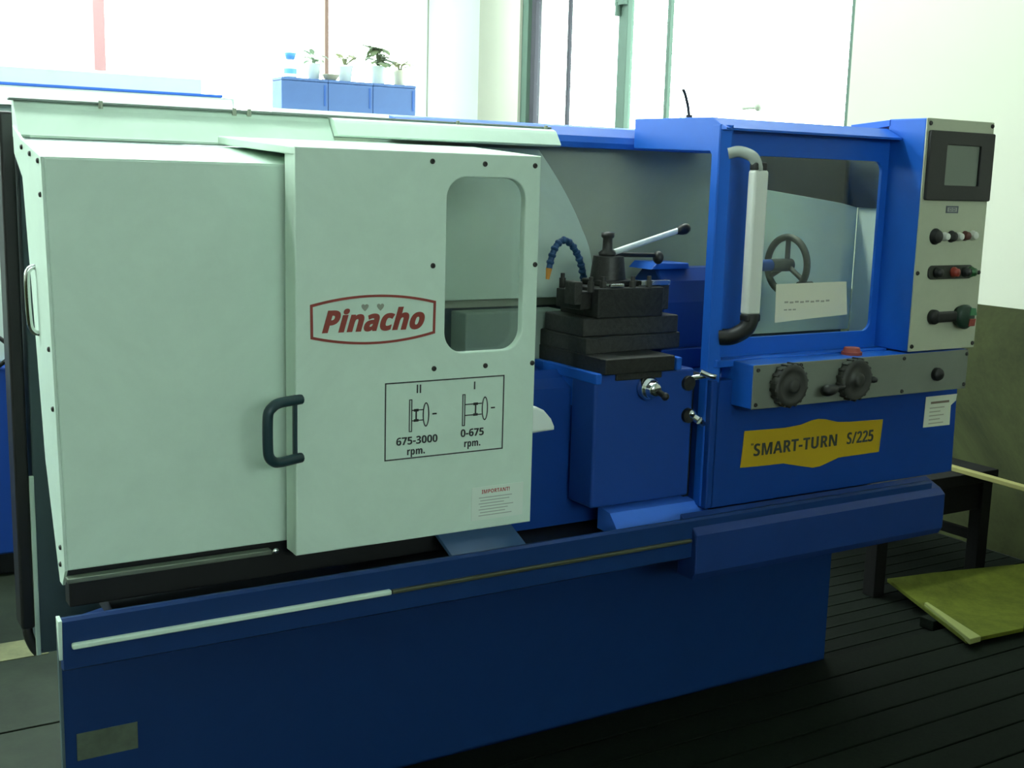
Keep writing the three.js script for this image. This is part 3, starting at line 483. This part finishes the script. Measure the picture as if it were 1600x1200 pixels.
{ // bottle
  const t = thing('bottle', 'white bottle with a blue cap and a blue band on the leftmost box', 'bottle', [1.65, 2.077, -4.35]);
  part(t, 'bottle_body', turned([[0, 0], [0.036, 0], [0.038, 0.01], [0.038, 0.075], [0.03, 0.095], [0.018, 0.105], [0, 0.105]], [0, 0, 0], [0, 1, 0]), std(0.75, 0.8, 0.82, { roughness: 0.35 }));
  part(t, 'cap', turned([[0, 0], [0.026, 0], [0.034, 0.03], [0.034, 0.036], [0, 0.038]], [0, 0.105, 0], [0, 1, 0]), paint(0.12, 0.35, 0.85), 'blue cap');
  part(t, 'band', turned([[0.0385, 0], [0.0388, 0.002], [0.0388, 0.026], [0.0385, 0.028]], [0, 0.022, 0], [0, 1, 0]), paint(0.12, 0.35, 0.85), 'blue band');
}
// plants: leaves are bent blades, each its own part
function leafGeo(len, wid, bend) {
  const g = new THREE.PlaneGeometry(wid, len, 2, 5).translate(0, len / 2, 0), p = g.attributes.position;
  for (let i = 0; i < p.count; i++) {
    const v = p.getY(i) / len, x = p.getX(i) * Math.sin(Math.PI * Math.min(1, 0.12 + 0.88 * v)) * 1.1;
    p.setXYZ(i, x, Math.sin(v * bend) / bend * len, (1 - Math.cos(v * bend)) / bend * len + Math.abs(x) * 0.3);
  }
  g.computeVertexNormals();
  return g;
}
function plant(pos, label, potColor, potR, potH, leaves, leafMat, len, wid, spread, stemH) {
  const t = thing('potted_plant', label, 'plant', pos, 0, undefined);
  part(t, 'pot', turned([[0, 0], [potR * 0.72, 0], [potR * 0.96, potH * 0.86], [potR, potH * 0.86], [potR, potH], [potR * 0.88, potH], [potR * 0.86, potH * 0.9], [0, potH * 0.9]], [0, 0, 0], [0, 1, 0]), potColor);
  const stems = [], n = leaves;
  for (let i = 0; i < n; i++) {
    const a = i * 2.4 + rnd(), tilt = spread * (0.35 + 0.65 * rnd()), y = potH * 0.9 + stemH * (0.25 + 0.75 * rnd());
    const px = Math.cos(a) * potR * 0.35, pz = Math.sin(a) * potR * 0.35;
    stems.push(rod([0, potH * 0.85, 0], [px, y, pz], 0.004, 0.003, 6));
    const s = 0.7 + 0.5 * rnd();
    part(t, 'leaf', leafGeo(len * s, wid * s, 0.9 + rnd()).rotateX(tilt).rotateY(Math.PI / 2 - a).translate(px, y, pz), leafMat);
  }
  part(t, 'stem', stems, leafMat);
  return t;
}
const leaf = (r, g, b) => std(r, g, b, { roughness: 0.8, transmission: 0.3, thickness: 0, side: THREE.DoubleSide });
const PY = 2.077, potWhite = std(0.50, 0.56, 0.54, { roughness: 0.5 }), potCream = std(0.55, 0.54, 0.42, { roughness: 0.6 });
plant([1.815, PY, -4.40], 'small pale plant in a white pot beside the bottle', potWhite, 0.042, 0.095, 9, leaf(0.20, 0.27, 0.17), 0.08, 0.035, 1.1, 0.07);
plant([2.02, PY, -4.41], 'pale yellow-green plant in a light pot on the middle box', potWhite, 0.048, 0.10, 12, leaf(0.30, 0.31, 0.17), 0.066, 0.034, 1.1, 0.07);
plant([2.215, PY, -4.355], 'leafy dark green plant in a white pot, the fullest on the boxes', potWhite, 0.05, 0.105, 26, leaf(0.10, 0.14, 0.06), 0.09, 0.052, 1.5, 0.12);
plant([2.385, PY, -4.41], 'pale plant in a cream pot at the right end of the boxes', potCream, 0.045, 0.095, 10, leaf(0.32, 0.32, 0.20), 0.085, 0.035, 1.2, 0.06);
{
  const t = thing('bowl', 'small low brown bowl of dry leaves in front of the brown mullion', 'bowl', [1.90, PY, -4.34]);
  part(t, 'bowl_body', turned([[0, 0], [0.03, 0], [0.05, 0.03], [0.052, 0.034], [0.046, 0.032], [0, 0.026]], [0, 0, 0], [0, 1, 0]), std(0.35, 0.34, 0.26, { roughness: 0.7 }));
  for (let i = 0; i < 8; i++) part(t, 'leaf', leafGeo(0.035, 0.018, 1.2).rotateX(1.0).rotateY(i * 0.8).translate(0, 0.03, 0), leaf(0.4, 0.34, 0.2));
}
{
  const t = thing('pipe', 'pale grey vertical pipe on the back wall right of the blue boxes', 'pipe', [2.965, 0, Z0 + 0.05]);
  part(t, 'pipe_body', rod([0, 0, 0], [0, H, 0], 0.035, 0.035, 20), std(0.62, 0.68, 0.64, { roughness: 0.5 }));
  part(t, 'clamp', [rod([0, 0.9, 0], [0, 0.93, 0], 0.039), rod([0, 2.9, 0], [0, 2.93, 0], 0.039)], M.faded);
  part(t, 'cable', rod([0.055, 0, -0.03], [0.055, H, -0.03], 0.009), M.faded);
}

// ---------------------------------------------------------------- right: low bench, stick, board, duckboard
{
  const t = thing('bench', 'low dark wooden bench against the wall right of the lathe', 'bench', [2.8, 0.0105, -0.78]);
  part(t, 'bench_top', [B(-0.33, 0.34, 0.385, 0.43, -0.30, 0.29, 0.004)], M.benchWood);
  part(t, 'apron', [B(-0.30, 0.30, 0.27, 0.385, 0.24, 0.265), B(0.27, 0.295, 0.27, 0.385, -0.26, 0.24)], M.benchWood);
  for (const x of [-0.32, 0.265]) for (const z of [-0.28, 0.225]) part(t, 'leg', B(x, x + 0.058, 0, 0.385, z, z + 0.055), M.benchWood);
  part(t, 'stretcher', B(0.28, 0.305, 0.13, 0.17, -0.23, 0.23), M.benchWood);
  part(t, 'stretcher', B(-0.27, 0.27, 0.13, 0.17, -0.27, -0.25), M.benchWood);
}
{
  const t = thing('stick', 'pale wooden stick lying on the edge of the low bench', 'stick', [2.95, 0.4405, -0.55], 0);
  part(t, 'stick_body', [B(-0.017, 0.017, 0, 0.018, -0.12, 0.55, 0.003)], M.stick);
  t.rotation.y = -0.06;
}
{
  const g = PXZ([[2.585, -0.53], [2.80, -0.50], [3.40, -0.37], [3.40, 0.05], [3.10, 0.045], [2.90, -0.02], [2.645, 0.02], [2.60, 0.05], [2.33, 0.03]], 0.036, 0.05, 0.002);
  const t = thing('board', 'pale yellowish sheet of board lying on the floor right of the lathe', 'board', [2.8, 0.0105, -0.2]);
  part(t, 'sheet', g.translate(-2.8, 0, 0.2), std(0.105, 0.125, 0.012, { roughness: 0.9, map: texDirt, specularIntensity: 0.3 }));
  part(t, 'edge_lip', PXZ([[2.47, -0.26], [2.485, -0.26], [2.42, -0.08], [2.375, 0.05], [2.32, 0.05]], 0.042, 0.062, 0.003).translate(-2.8, 0, 0.2), std(0.20, 0.22, 0.06, { roughness: 0.85 }), 'peeling front edge');
  part(t, 'batten', [B(-0.20, 0.55, 0, 0.036, -0.24, -0.18), B(-0.40, 0.55, 0.0, 0.036, -0.02, 0.04)], M.darkWood);
}
{
  const t = thing('duckboard', 'dark oily slatted wooden duckboard on the floor in front of the lathe', 'duckboard', [1.5, 0, 0.9]);
  for (let i = 0; i < 17; i++) part(t, 'slat', B(-1.4, 1.55, 0.016, 0.03, -1.03 + i * 0.12, -1.03 + i * 0.12 + 0.114, 0.003), M.darkWood);
  for (const x of [-1.3, 0, 1.45]) part(t, 'bearer', B(x - 0.04, x + 0.04, 0, 0.016, -1.03, 0.99, 0.002), M.darkWood);
}
{
  const t = thing('floor_shade', 'black sheet standing for the shade on the floor under the bench and the board', 'mat', [2.65, 0, -0.66]);  // dark sheet stands for the shaded floor right of the lathe
  part(t, 'shade_sheet', B(-0.77, 0.77, 0, 0.008, -0.6, 0.5, 0.003), std(0.006, 0.009, 0.006, { roughness: 0.9, map: texGrease, specularIntensity: 0.2 }));
  for (let i = 0; i < 14; i++) part(t, 'rib', B(-0.76, 0.76, 0.007, 0.0105, -0.57 + i * 0.078, -0.555 + i * 0.078, 0.001), M.darkWood);
}

renderer.render(scene, camera);
